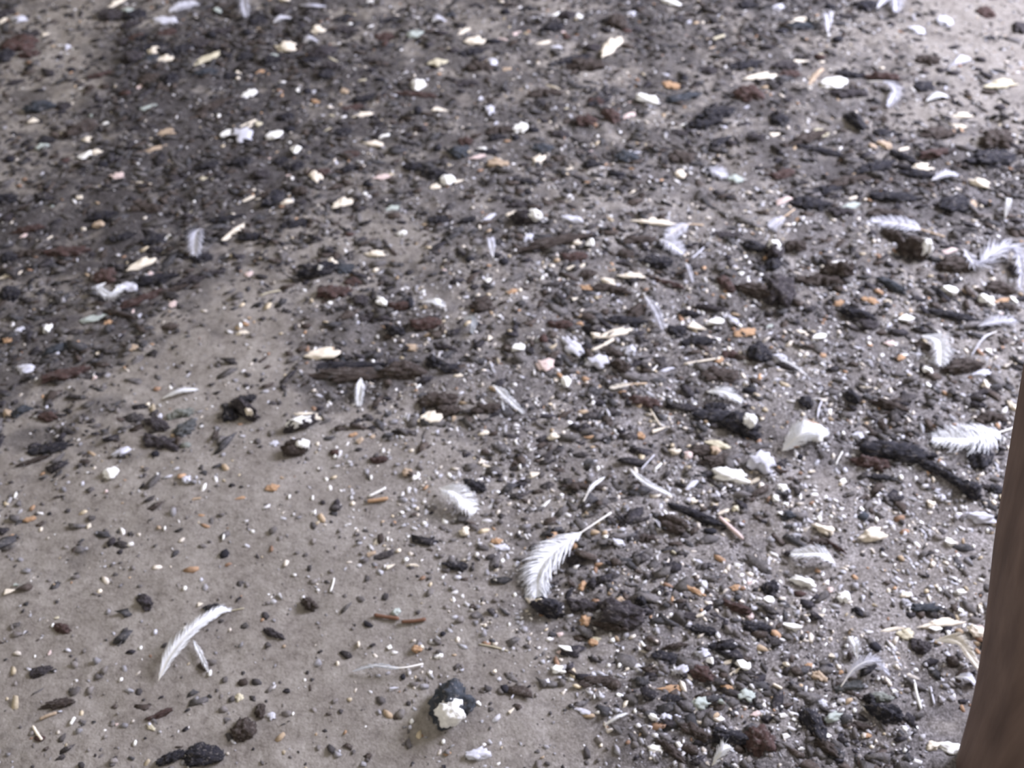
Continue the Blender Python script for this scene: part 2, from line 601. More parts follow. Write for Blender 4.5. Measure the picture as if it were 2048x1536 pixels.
FEATHERS = [
    ('large white feather with a long bare quill and frayed tip', 'the large frayed feather', [(1221, 1035), (1165, 1077), (1112, 1112), (1080, 1150), (1072, 1198)], 42, .26, .45, 'w', 'w', .006),
    ('slender curled white feather with a small side tuft on bare earth', 'the curled feather with a side tuft', [(318, 1365), (345, 1322), (390, 1275), (435, 1236), (453, 1221)], 22, .0, .10, 'w', 'w', .007, ([(388, 1284), (404, 1316), (418, 1347)], 7)),
    ('plump white body feather lying alone on bare earth', 'the plump white feather', [(878, 984), (912, 1003), (950, 1027)], 27, .05, .5, 'w', 'w', .008),
    ('small oval white feather at the edge of the bare patch', 'the small oval feather', [(722, 758), (720, 783), (717, 808)], 15, .0, .15, 'w', 'w', .005),
    ('ragged forked white feather beside brown droppings', 'the forked ragged feather', [(988, 778), (1008, 800), (1046, 829)], 13, .0, .55, 'w', 'w', .004, ([(1004, 805), (1008, 826)], 4)),
    ('oval white feather with a shaded end, resting in grey grit', 'the oval feather in the grit', [(1668, 1131), (1635, 1124), (1580, 1115)], 19, .0, .35, 'w', 'w', .007),
    ('airy white feather with a bright quill pointing at the post', 'the feather pointing at the post', [(2024, 860), (1985, 879), (1940, 892), (1862, 884)], 34, .26, .85, 'w', 'w', .004),
    ('fluffy white feather bent over a clod of litter', 'the fluffy bent feather', [(1842, 676), (1872, 700), (1879, 738)], 22, .0, .75, 'w', 'w', .006),
    ('large curling lilac-white plume at the picture edge by the post', 'the large curling plume', [(1925, 498), (1950, 536), (1975, 522), (2008, 510), (2034, 530), (2041, 580)], 17, .0, .85, 'l', 'w', .007),
    ('grey-white feather with a long tan quill, in dark litter', 'the feather with the long tan quill', [(1890, 471), (1848, 462), (1812, 454), (1742, 440)], 16, .40, .6, 'l', 't', .003),
    ('small lilac feather with a slanting tan quill', 'the lilac feather with a slanting quill', [(1407, 447), (1370, 455), (1332, 478)], 14, .42, .5, 'l', 't', .003),
    ('torn white tuft of feather with wisps, on brown clods', 'the torn white tuft', [(1320, 482), (1340, 494), (1366, 508)], 17, .0, .7, 'l', 'w', .004),
    ('upright lilac feather with two white ends', 'the upright two-ended feather', [(1288, 598), (1310, 630), (1326, 662)], 13, .0, .5, 'l', 'w', .006),
    ('narrow crescent white feather with loose strands', 'the crescent feather', [(1258, 947), (1290, 978), (1342, 994)], 10, .0, .2, 'w', 'w', .005),
    ('tiny curved white feather with a pointed tail', 'the tiny curved feather', [(1166, 1008), (1183, 985), (1208, 958)], 7, .18, .2, 'w', 'w', .004),
    ('short downy white feather above a black clod', 'the short downy feather', [(1413, 786), (1445, 795), (1482, 808)], 14, .0, .7, 'w', 'w', .004),
    ('bright matted white down clump in grey litter', 'the bright matted down clump', [(1562, 910), (1600, 892), (1645, 866)], 30, .0, .30, 'w', 'w', .010),
    ('flat white feather sliver beyond the mottled grey-green clump', 'the flat white sliver', [(325, 798), (360, 790), (394, 780)], 9, .0, .12, 'w', 'w', .003),
    ('lilac tent-shaped feather tuft with two spread ends', 'the tent-shaped tuft', [(402, 462), (397, 490), (390, 516)], 22, .0, .45, 'l', 'w', .010),
    ('round curled white feather with a bluish hollow', 'the round curled feather', [(212, 568), (203, 588), (220, 602), (241, 590), (236, 574)], 11, .0, .3, 'w', 'w', .008),
    ('square lilac feather tuft at the far edge', 'the square lilac tuft', [(490, 0), (491, 20), (493, 44)], 19, .0, .5, 'l', 'w', .008),
    ('faint lilac feather smear near the far edge', 'the faint lilac smear', [(340, 32), (366, 22), (394, 10)], 11, .0, .6, 'l', 'w', .003),
    ('upright oval lilac-white feather tip', 'the upright oval tip', [(1653, 78), (1650, 55), (1648, 36)], 14, .0, .25, 'l', 'w', .008),
    ('hooked pale feather on the border of the bright bare corner', 'the hooked pale feather', [(1752, 22), (1776, 4), (1788, 12), (1790, 30)], 11, .0, .5, 'l', 'w', .006),
    ('s-shaped white feather with a thin arching quill', 'the s-shaped feather', [(1735, 167), (1766, 173), (1788, 192), (1774, 218)], 13, .28, .5, 'l', 'w', .005),
    ('small upright white feather stub in black clods', 'the upright stub', [(2007, 443), (2008, 425), (2010, 402)], 9, .0, .25, 'w', 'w', .008),
    ('small grey-white feather with a short upturned quill', 'the feather with the upturned quill', [(1588, 422), (1562, 443), (1538, 457)], 12, .40, .6, 'l', 't', .003),
    ('soft lilac oval down puff in grey grit', 'the lilac down puff', [(986, 527), (982, 505), (980, 486)], 12, .0, .4, 'l', 'w', .007),
    ('thin pointed white feather among brown clods', 'the thin pointed feather', [(838, 606), (864, 612), (890, 619)], 7, .1, .25, 'w', 'w', .003),
    ('grey feather curl with a pale rim', 'the pale-rimmed curl', [(926, 648), (946, 654), (944, 674)], 10, .0, .35, 'g', 'w', .006),
    ('hazy lilac feather patch between two cream chips', 'the hazy lilac patch', [(1403, 338), (1430, 345), (1453, 353)], 13, .0, .75, 'l', 'w', .003),
    ('smooth cream feather blade tucked under the post', 'the cream blade under the post', [(1868, 1282), (1905, 1299), (1958, 1343)], 17, .0, .06, 'c', 'w', .009),
    ('short lilac feather end touching the foot of the post', 'the lilac end at the post foot', [(1912, 1354), (1930, 1360), (1950, 1364)], 12, .0, .3, 'l', 'w', .004),
    ('pale grey fanned feather with one long thin arm', 'the grey fanned feather', [(1680, 1377), (1705, 1348), (1740, 1338), (1776, 1352)], 17, .10, .25, 'l', 'w', .009),
    ('short slanting white feather on the bare earth edge', 'the short slanting feather', [(1208, 1453), (1230, 1443), (1252, 1433)], 7, .0, .25, 'w', 'w', .003),
    ('thin grey feather bowed like a shallow arc', 'the shallow-arc feather', [(846, 1328), (800, 1342), (750, 1336), (705, 1341)], 6, .28, .4, 'g', 'w', .004),
    ('white down puff at the near edge of the picture', 'the white puff at the near edge', [(1422, 1538), (1440, 1520), (1458, 1502)], 17, .0, .8, 'w', 'w', .007),
    ('small cream feather with a wispy tan quill', 'the cream feather with a wispy quill', [(1293, 767), (1262, 775), (1220, 779)], 7, .5, .5, 'c', 't', .003),
    ('tiny slanting lilac feather near the far edge', 'the tiny slanting lilac feather', [(548, 53), (563, 47), (581, 39)], 7, .0, .3, 'l', 'w', .003),
    ('small lilac fluff tuft in far dark litter', 'the small lilac fluff', [(608, 93), (620, 89), (634, 85)], 8, .0, .6, 'l', 'w', .004),
    ('flat pale feather flake on the border of the bright corner', 'the flat pale flake', [(1850, 208), (1870, 203), (1893, 198)], 8, .0, .2, 'w', 'w', .003),
    ('wispy lilac down strewn beside the post', 'the wispy down by the post', [(1955, 656), (1990, 650), (2030, 644)], 13, .0, 1.0, 'l', 'w', .003),
    ('slim lilac feather strand on reddish clods', 'the slim lilac strand', [(1371, 528), (1377, 546), (1386, 564)], 7, .0, .5, 'l', 'w', .004),
    ('small plain lilac feather at the far edge', 'the plain lilac feather', [(864, 51), (875, 48), (888, 45)], 9, .0, .2, 'l', 'w', .004),
    ('long curved white wisp by the fluffy bent feather', 'the long curved wisp', [(1992, 666), (1962, 688), (1940, 718)], 4, .1, .6, 'l', 'w', .005),
    ('frayed white feather fan above the grey fanned feather', 'the frayed white fan', [(1714, 1320), (1706, 1298), (1700, 1276)], 13, .0, .9, 'w', 'w', .005),
    ('thin straight white feather wisp in grey grit', 'the straight white wisp', [(1553, 714), (1582, 733), (1614, 753)], 4, .0, .5, 'w', 'w', .003),
    ('flat lilac-white feather streak at the far edge', 'the lilac-white streak', [(600, 19), (622, 26), (650, 19)], 5, .0, .3, 'l', 'w', .003),
    ('blurred lilac feather lump in black litter', 'the blurred lilac lump', [(1860, 369), (1885, 361), (1912, 351)], 10, .0, .6, 'l', 'w', .005),
    ('pale ragged feather scrap near the large frayed feather', 'the pale ragged scrap', [(1305, 1046), (1312, 1056), (1322, 1064)], 5, .0, .7, 'l', 'w', .003),
]
for args in FEATHERS:
    feather(*args)


# ------------------------------------------------------------------ lumps: droppings and chips
def lump_mesh(name, seed, amp, freq, flat, mat, sub=3, el=1.0):
    bm = bmesh.new()
    bmesh.ops.create_icosphere(bm, subdivisions=sub, radius=1.0)
    off = Vector((seed * 3.7, seed * 1.3, seed * 9.1))
    for v in bm.verts:
        o_ = v.co.copy()
        p = Vector((o_.x * el, o_.y, o_.z * 0.75))
        d = amp * mnoise.noise(p * freq + off) + amp * 0.6 * mnoise.noise(p * freq * 2.9 + off) + amp * 0.55 * abs(mnoise.noise(p * freq * 6.5 + off)) + amp * 0.3 * mnoise.noise(p * freq * 13 + off)
        v.co = o_ * (1 + d)
        if v.co.z < -flat:
            v.co.z = -flat + (v.co.z + flat) * 0.15
    me = bpy.data.meshes.new(name)
    bm.to_mesh(me)
    bm.free()
    me.polygons.foreach_set('use_smooth', [True] * len(me.polygons))
    me.materials.append(mat)
    return me


def chip_mesh(name, seed, mat):
    rnd = random.Random(seed)
    bm = bmesh.new()
    for _ in range(11):
        v = Vector((rnd.gauss(0, 1), rnd.gauss(0, 1), rnd.gauss(0, 1))).normalized() * rnd.uniform(0.55, 1.25)
        bm.verts.new(v)
    r = bmesh.ops.convex_hull(bm, input=bm.verts)
    bmesh.ops.delete(bm, geom=[g for g in r['geom_interior'] if isinstance(g, bmesh.types.BMVert)], context='VERTS')
    bmesh.ops.bevel(bm, geom=bm.edges[:], offset=0.07, segments=2, affect='EDGES', profile=0.6)
    me = bpy.data.meshes.new(name)
    bm.to_mesh(me)
    bm.free()
    me.materials.append(mat)
    return me


DROP_VAR = {k: [lump_mesh('dropping', 10 * i + j, 0.55, 1.3, 0.45, m, 4, 1.0 if j < 4 else 2.6) for j in range(7)] for i, (k, m) in enumerate(DROP_MAT.items())}
CHIP_VAR = {k: [chip_mesh('chip', 10 * i + j, m) for j in range(3)] + [lump_mesh('chip', 200 + 10 * i + j, 0.75, 1.7, 0.5, m, 3) for j in range(3)]
            for i, (k, m) in enumerate(CHIP_MAT.items())}


def place(o, px, py, w, h, ang, hfac, sink):
    """lay o on the ground so that it covers about w x h pixels, its long side turned by ang degrees (up on the picture is positive)"""
    a = math.radians(ang)
    p = at(px, py)
    k = mpp(px, py)
    d = Vector((math.cos(a), -math.sin(a)))
    q0, q1 = at(px - d.x * w / 2, py - d.y * w / 2), at(px + d.x * w / 2, py + d.y * w / 2)
    ax = q1 - q0
    la = ax.length / 2
    dep = math.atan2(CAM_H, p.y)
    # the short side: what the foreshortened footprint and the height together show as h pixels
    hm = h * k / 2
    lc = min(hfac * 1.5 * hm, la)
    sn = math.sin(dep) * abs(math.cos(a)) + abs(math.sin(a))
    lb = math.sqrt(max(hm * hm - (lc * math.cos(dep)) ** 2, 0.2 * hm * hm)) / max(sn, 0.3)
    o.scale = (la, lb, lc)
    o.rotation_euler = (0, 0, math.atan2(ax.y, ax.x))
    o.location = (p.x, p.y, hz(p.x, p.y) + lc * sink)
    return o


def parse(text):
    out = []
    for item in text.replace('\n', ' ').split():
        f = item.split(',')
        nums = [float(x) for x in f if not x.isalpha()]
        col = [x for x in f if x.isalpha()]
        x, y = nums[0], nums[1]
        w = nums[2] if len(nums) > 2 else 12
        h = nums[3] if len(nums) > 3 else w * 0.8
        ang = nums[4] if len(nums) > 4 else None
        out.append((x, y, w, h, ang, col[0] if col else None))
    return out


# two-coloured droppings: a dark lump with a pasty white cap as a part of its own
def capped(label, short, px, py, w, h, ang, col, cap, capcol='w'):
    o = link('dropping', random.choice(DROP_VAR[col][:4]))
    place(o, px, py, w, h, ang, 0.75, 0.45)
    c = link('white_cap', lump_mesh('white_cap', 300 + len(LANDMARKS), 0.34, 1.6, 0.6, CHIP_MAT[capcol], 4), o)
    c.location = (cap[0], cap[1], cap[2])
    c.scale = (cap[3], cap[4], cap[5])
    tag(c, 'pasty white cap' if capcol == 'w' else 'pasty cream cap')
    tag(o, label, 'dropping', 'two-coloured droppings')
    LANDMARKS.append((px, py, short))


capped('plump black dropping with a bright white cap, alone on bare earth', 'the black and white dropping', 906, 1414, 80, 88, 15, 's', (-.25, -.70, .32, .66, .66, .72))
capped('curled dark dropping topped with a bright white streak', 'the white-streaked dropping', 600, 853, 60, 32, 15, 'd', (-.05, -.30, .50, .80, .75, .62))
capped('brown dropping with a cream white crescent, on bare earth', 'the dropping with a cream crescent', 592, 900, 54, 34, 10, 'b', (.50, -.1, .35, .52, .85, .75))
capped('dark dropping with a bright white knob in grey litter', 'the dropping with a white knob', 1052, 447, 58, 32, 0, 'd', (.55, -.2, .45, .50, .8, .75))
capped('brown round dropping with a lilac-white shell-like end', 'the dropping with a shell-like end', 1826, 506, 66, 46, -10, 'b', (.55, -.05, .3, .46, .85, .9))
capped('black dropping with a cream tip beneath the large frayed feather', 'the cream-tipped black dropping', 1098, 1222, 62, 38, -15, 'k', (-.62, .35, .25, .36, .40, .5), 'c')
capped('long black dropping with a small white middle on the bare border', 'the long black dropping', 640, 546, 68, 28, 12, 'k', (.05, -.35, .6, .22, .5, .5))
capped('dark clod with a bluish white cap in dense black litter', 'the clod with a bluish cap', 1484, 856, 66, 42, 0, 'k', (.3, -.1, .6, .42, .65, .6))
capped('brown clod under a white chalky crust', 'the clod with a chalky crust', 1675, 545, 60, 38, 0, 'b', (.05, .3, .35, .74, .5, .55), 'w')
capped('small dark dropping with a white top, by the bare patch', 'the small white-topped dropping', 1547, 505, 36, 36, 0, 'd', (.0, .15, .6, .68, .75, .65))
capped('dark dropping with a cream yellow knob on bare earth', 'the dropping with a yellow knob', 492, 826, 54, 40, -35, 'd', (.48, -.3, .3, .36, .5, .5), 'c')
LANDMARKS.append((340, 870, 'the mottled grey-green clump'))
LANDMARKS.append((2030, 1000, 'the wooden post'))

DROPS = parse('''
10,30,38,18 55,75,50,16,15 40,95,66,40,15,r 10,118,40,24,k 60,115,40,18,r 220,35,40,20 270,38,44,24,10,k 262,54,40,14,10 352,45,14,12 280,80,36,18,8,r 335,72,40,14,10,r
250,85,34,20 300,100,60,22,10,k 360,105,50,22,k 395,90,40,20 440,68,44,16 200,150,50,12,15,r 120,115,16,12 143,137,20,13 98,147,24,18 30,163,36,13 180,178,22,14 210,175,26,16,b 250,187,32,13,r
80,215,58,24,10,s 128,210,28,16 160,262,64,30,22,b 90,282,30,16 20,320,22,16,k 160,328,30,16,15 205,326,24,16,5,k 128,318,26,16,r 430,215,60,20,25,b 415,330,42,20,15,k 480,322,44,20,10 350,350,30,16
300,162,44,24,5,b 340,165,30,22,k 410,148,44,16,8,s 460,150,40,16,k 265,120,34,24,d 305,122,30,18,s 290,82,30,16,k 488,115,34,20,k 425,75,22,16,k 455,112,26,14,k 495,72,24,18
520,45,34,22,k 560,30,26,18 615,70,22,14 690,40,32,18 780,38,42,12,10,k 768,72,40,16,r 770,88,18,18,r 640,115,48,30,15 655,152,32,20,k 540,125,34,22,k 615,184,16,16,k 735,196,66,16,12,k 725,97,16,8,k
960,135,50,20,0,b 930,166,46,14,5 835,190,62,12,-5,r 836,226,18,24,k 845,258,24,14 990,272,32,16,k 975,304,42,12,k 920,308,36,28,s 876,298,22,18,k 932,284,26,18,r 868,348,48,26,-15,k 830,332,38,18,k
735,367,30,11,k 700,306,32,16,r 695,337,36,20,k 570,236,32,20,k 578,260,26,15,k 565,316,32,16,k 682,264,36,20 600,384,32,20 1000,258,44,18,b 1010,28,26,14,k 900,34,32,9,s 985,85,32,13
750,125,44,16,-15 690,62,40,14 620,128,40,20,k 660,140,34,16 705,215,48,14,r 760,160,24,10,k 905,105,30,14 880,70,30,12 945,105,44,18 590,330,34,18,k 640,345,40,16,r 520,345,36,20 545,385,44,18,b
1060,22,32,11,k 1105,55,38,18,10,k 1132,70,18,12,r 1133,34,28,16 1235,42,40,26,0,b 1252,60,28,13,r 1490,12,36,18,k 1145,115,60,16,10,k 1172,130,62,26,0,b 1120,122,24,13,k 1185,95,32,16 1195,205,30,18,r
1174,242,38,22,r 1222,236,34,34,-40,r 1198,206,40,14,15,k 1120,266,30,15 1068,258,28,15 1030,272,16,16,k 1085,298,38,20,s 1090,185,52,18,5,b 1180,332,28,20,k 1255,315,42,20,0,s 1232,350,36,12,k 1365,195,60,18,12,s
1432,232,62,28,10,k 1420,245,34,22,k 1500,192,52,30,0,r 1436,286,38,22,25,k 1362,266,36,13 1512,280,30,16 1362,312,46,22,0,b 1060,367,40,13,k 1368,158,18,18,k 1395,168,24,14,-30 1490,132,60,18,10 1415,142,30,16 1462,288,26,14 1150,242,18,12 1275,82,16,12
1418,345,14,20 1400,252,44,20,k
1660,14,26,13,k 1730,14,44,24,k 1602,58,48,16,s 1560,66,34,13,k 1640,118,28,15,r 1695,150,62,17,-8,k 1768,160,54,18,-5,r 1852,176,40,20,k 1856,125,42,24,-10,b 1962,122,24,14 1972,30,30,20,r 1698,192,64,20,0 1708,246,40,34,-45,k
1558,245,32,22,k 1618,276,66,26,20,b 1646,302,86,16,-12,k 1762,265,34,18 1875,266,56,26,5,b 1808,318,50,22,-25,k 1870,312,64,20,10,r 1992,288,56,40,0,b 1980,325,80,36,5,k 1752,338,66,22,15,k 1700,362,66,20,10,b 1832,352,60,22,-10,k
1655,377,56,22,10,k 1565,346,48,20,15,r 1978,186,36,12,-10 2002,215,28,14 1782,52,14,14 1838,35,12,9 1980,80,26,9 2036,60,26,22 1955,141,18,9 1882,145,22,9 1672,88,26,15,k 1905,150,30,10 1745,205,28,9 1580,150,34,14,r 1570,135,44,16
10,402,42,22,k 12,440,28,14 200,430,52,20,k 310,478,44,26,k 245,473,44,18,k 130,502,86,26,8,r 15,515,28,28,k 18,590,34,38,k 212,552,44,30,r 302,562,84,24,10,k 402,516,40,20,k 385,558,66,20,15 285,598,90,22,20,r 240,628,52,12,-15,b
100,640,56,12 115,697,52,24,15,s 130,752,92,26,15,r 500,472,44,18,k 290,412,62,20,b 372,430,30,14 450,436,60,15,10,k 60,462,50,16,r 20,430,30,12 420,545,50,14,10 55,505,60,16,8,b 345,580,60,16,20,b
705,563,30,16,r 668,585,66,26,5,r 720,600,30,18 800,612,48,16,0,r 745,632,62,18,0 790,662,34,26,-30,k 852,650,64,24,5,r 962,615,44,34,20,b 612,650,32,13,20,b 686,712,24,17,s 690,728,132,18,2,k 700,748,140,26,0,b 805,745,66,34,0,b 868,728,20,34,-70,k
890,695,44,14,-15 905,742,40,20,k 880,444,40,18,k 935,446,32,14,k 592,446,62,22,k 548,400,44,30,30,k 698,467,24,11,r 940,526,24,15,k 955,548,30,12,k 690,535,34,22,0,s 776,668,28,14 820,608,18,24,-70,k 1008,530,20,14,k
1110,492,120,24,12,b 1148,518,52,18,r 1036,412,36,13 1275,482,66,18,5,b 1252,508,36,20 1312,528,60,26,-5,k 1175,550,26,20,b 1222,580,62,18,-8,b 1335,566,56,13,-15,r 1272,622,40,34,40,b 1252,645,66,18,-5,k 1120,652,50,18,0,r
1450,572,36,34,-50,r 1512,588,66,34,-15,b 1505,492,46,30,-20,k 1380,626,36,16,-10,k 1352,664,34,22,k 1396,682,56,20,5,k 1216,704,40,20,-15,b 1086,684,22,18,r 1240,736,40,30,-20,b 1465,705,34,20,r 1522,706,40,44,20,k 1440,747,66,28,0,b
1070,418,34,12,b 1420,616,60,14,-10 1450,468,60,14
1622,408,66,26,-5,k 1682,424,44,18 1790,398,84,20,-5,k 1772,424,66,18,0,b 1914,414,60,34,10,k 1592,492,40,26,b 1550,525,28,32,40,k 1786,474,38,28,-30,b 1556,586,56,58,0,d 1712,632,66,34,-20,k 1782,566,60,24,-30,s 1880,585,40,22,-40,k
1908,532,52,30,0,b 1905,636,84,18,-12,k 2012,612,36,16,b 1998,574,50,30,-5,b 1735,650,40,22 1845,695,36,20,-20,b 1922,738,60,30,10,b 1648,560,64,24,0,b 1845,660,20,11,k 2030,540,28,20,d
315,850,42,30,-35,d 322,890,66,30,-15,d 460,833,24,40,45,k 490,800,44,18,10,k 100,895,72,22,8,k 62,922,70,13,20,b 45,825,40,22,20,s 448,1107,22,17,-10,k 225,1087,20,18 312,912,18,12,k 96,835,34,18,r
880,800,66,36,-5,b 897,822,46,22,b 972,822,52,22,10,b 846,825,12,24,-60,k 950,970,40,26,-30,k 672,903,28,13,r 757,918,36,14,r 672,1005,16,14 762,1078,18,20,b 912,1130,44,20,-10,k 805,862,48,9,-5 645,1004,14,12 820,948,12,14,b
1440,838,90,36,-10,k 1432,816,40,16 1402,905,44,22 1432,925,56,24,0,b 1392,1032,96,22,-22,k 1345,1052,60,40,-20,b 1170,975,84,13,-2,b 1288,802,56,22,-10,r 1505,872,40,22,-20,k 1150,1122,34,32,30,d 1292,1080,34,16,b 1420,1062,30,14,k 1500,780,30,14,k
1790,912,120,44,-8,k 1745,930,62,30,-10,r 1852,938,40,24,-30,k 1758,957,40,13 1895,962,60,22,-32,k 1938,990,46,36,-20,k 1960,918,44,52,60,k 1988,985,26,22,k 1782,815,70,24,-15,b 1702,798,30,28,-50,k 1985,836,46,22,-5,b 1968,788,64,14,17,d 1612,810,26,22,k
1600,915,18,12,k 1575,1035,28,16,s 1725,1036,26,16,s 1640,1085,36,15,b 1668,1094,46,10,-32,r 1750,870,34,12,b 1580,1110,30,14,d
425,1216,28,17,k 290,1205,32,30,-40,d 318,1430,58,16,25,r 486,1460,36,38,0,b 118,1410,56,20,10,b 82,1480,26,12,r 345,1516,54,24,20,k 402,1512,66,44,0,k 125,1258,30,20,-20,r 80,1345,40,22,20 486,1362,24,14,b
545,1265,40,18,-25,d 618,1205,26,32,-50,b 805,1352,13,11,k 1010,1380,20,14 885,1268,14,10,k 520,1420,22,28,b
1240,1236,88,62,-15,d 1222,1258,60,26,-10,b 1165,1216,60,28,-10,d 1402,1352,50,32,-20,r 1342,1402,34,14,k 1390,1470,62,30,-25,b 1455,1482,64,36,-10,k 1520,1488,54,50,0,r 1342,1506,60,24,-40,b 1335,1450,42,20 1472,1220,62,22,-20,r 1402,1266,54,20,-10,k
1332,1322,50,26,-15,k 1512,1262,50,26,k 1190,1366,62,22,10,b 1350,1300,44,12,8,b 1375,1240,30,16,d 1280,1210,18,30,-60,k 1445,1300,50,14
1772,1428,64,42,-20,k 1622,1446,66,56,-55,k 1645,1490,64,30,-35,b 1740,1395,22,30,-50,k 1850,1214,54,18,0,s 1840,1292,34,26,0,d 1750,1297,24,17,-30,k 1725,1450,56,16,-10,b 1715,1220,22,22,-40,k 1700,1372,52,26,10,g 1765,1395,40,22,-10,v 1660,1330,24,14,k 1600,1190,26,14,r 1540,1180,30,30,k 1700,1310,14,20,b
365,830,48,20,10,v 372,862,44,34,30,g 372,893,26,13,0,v 340,836,20,14,-20,v
''')
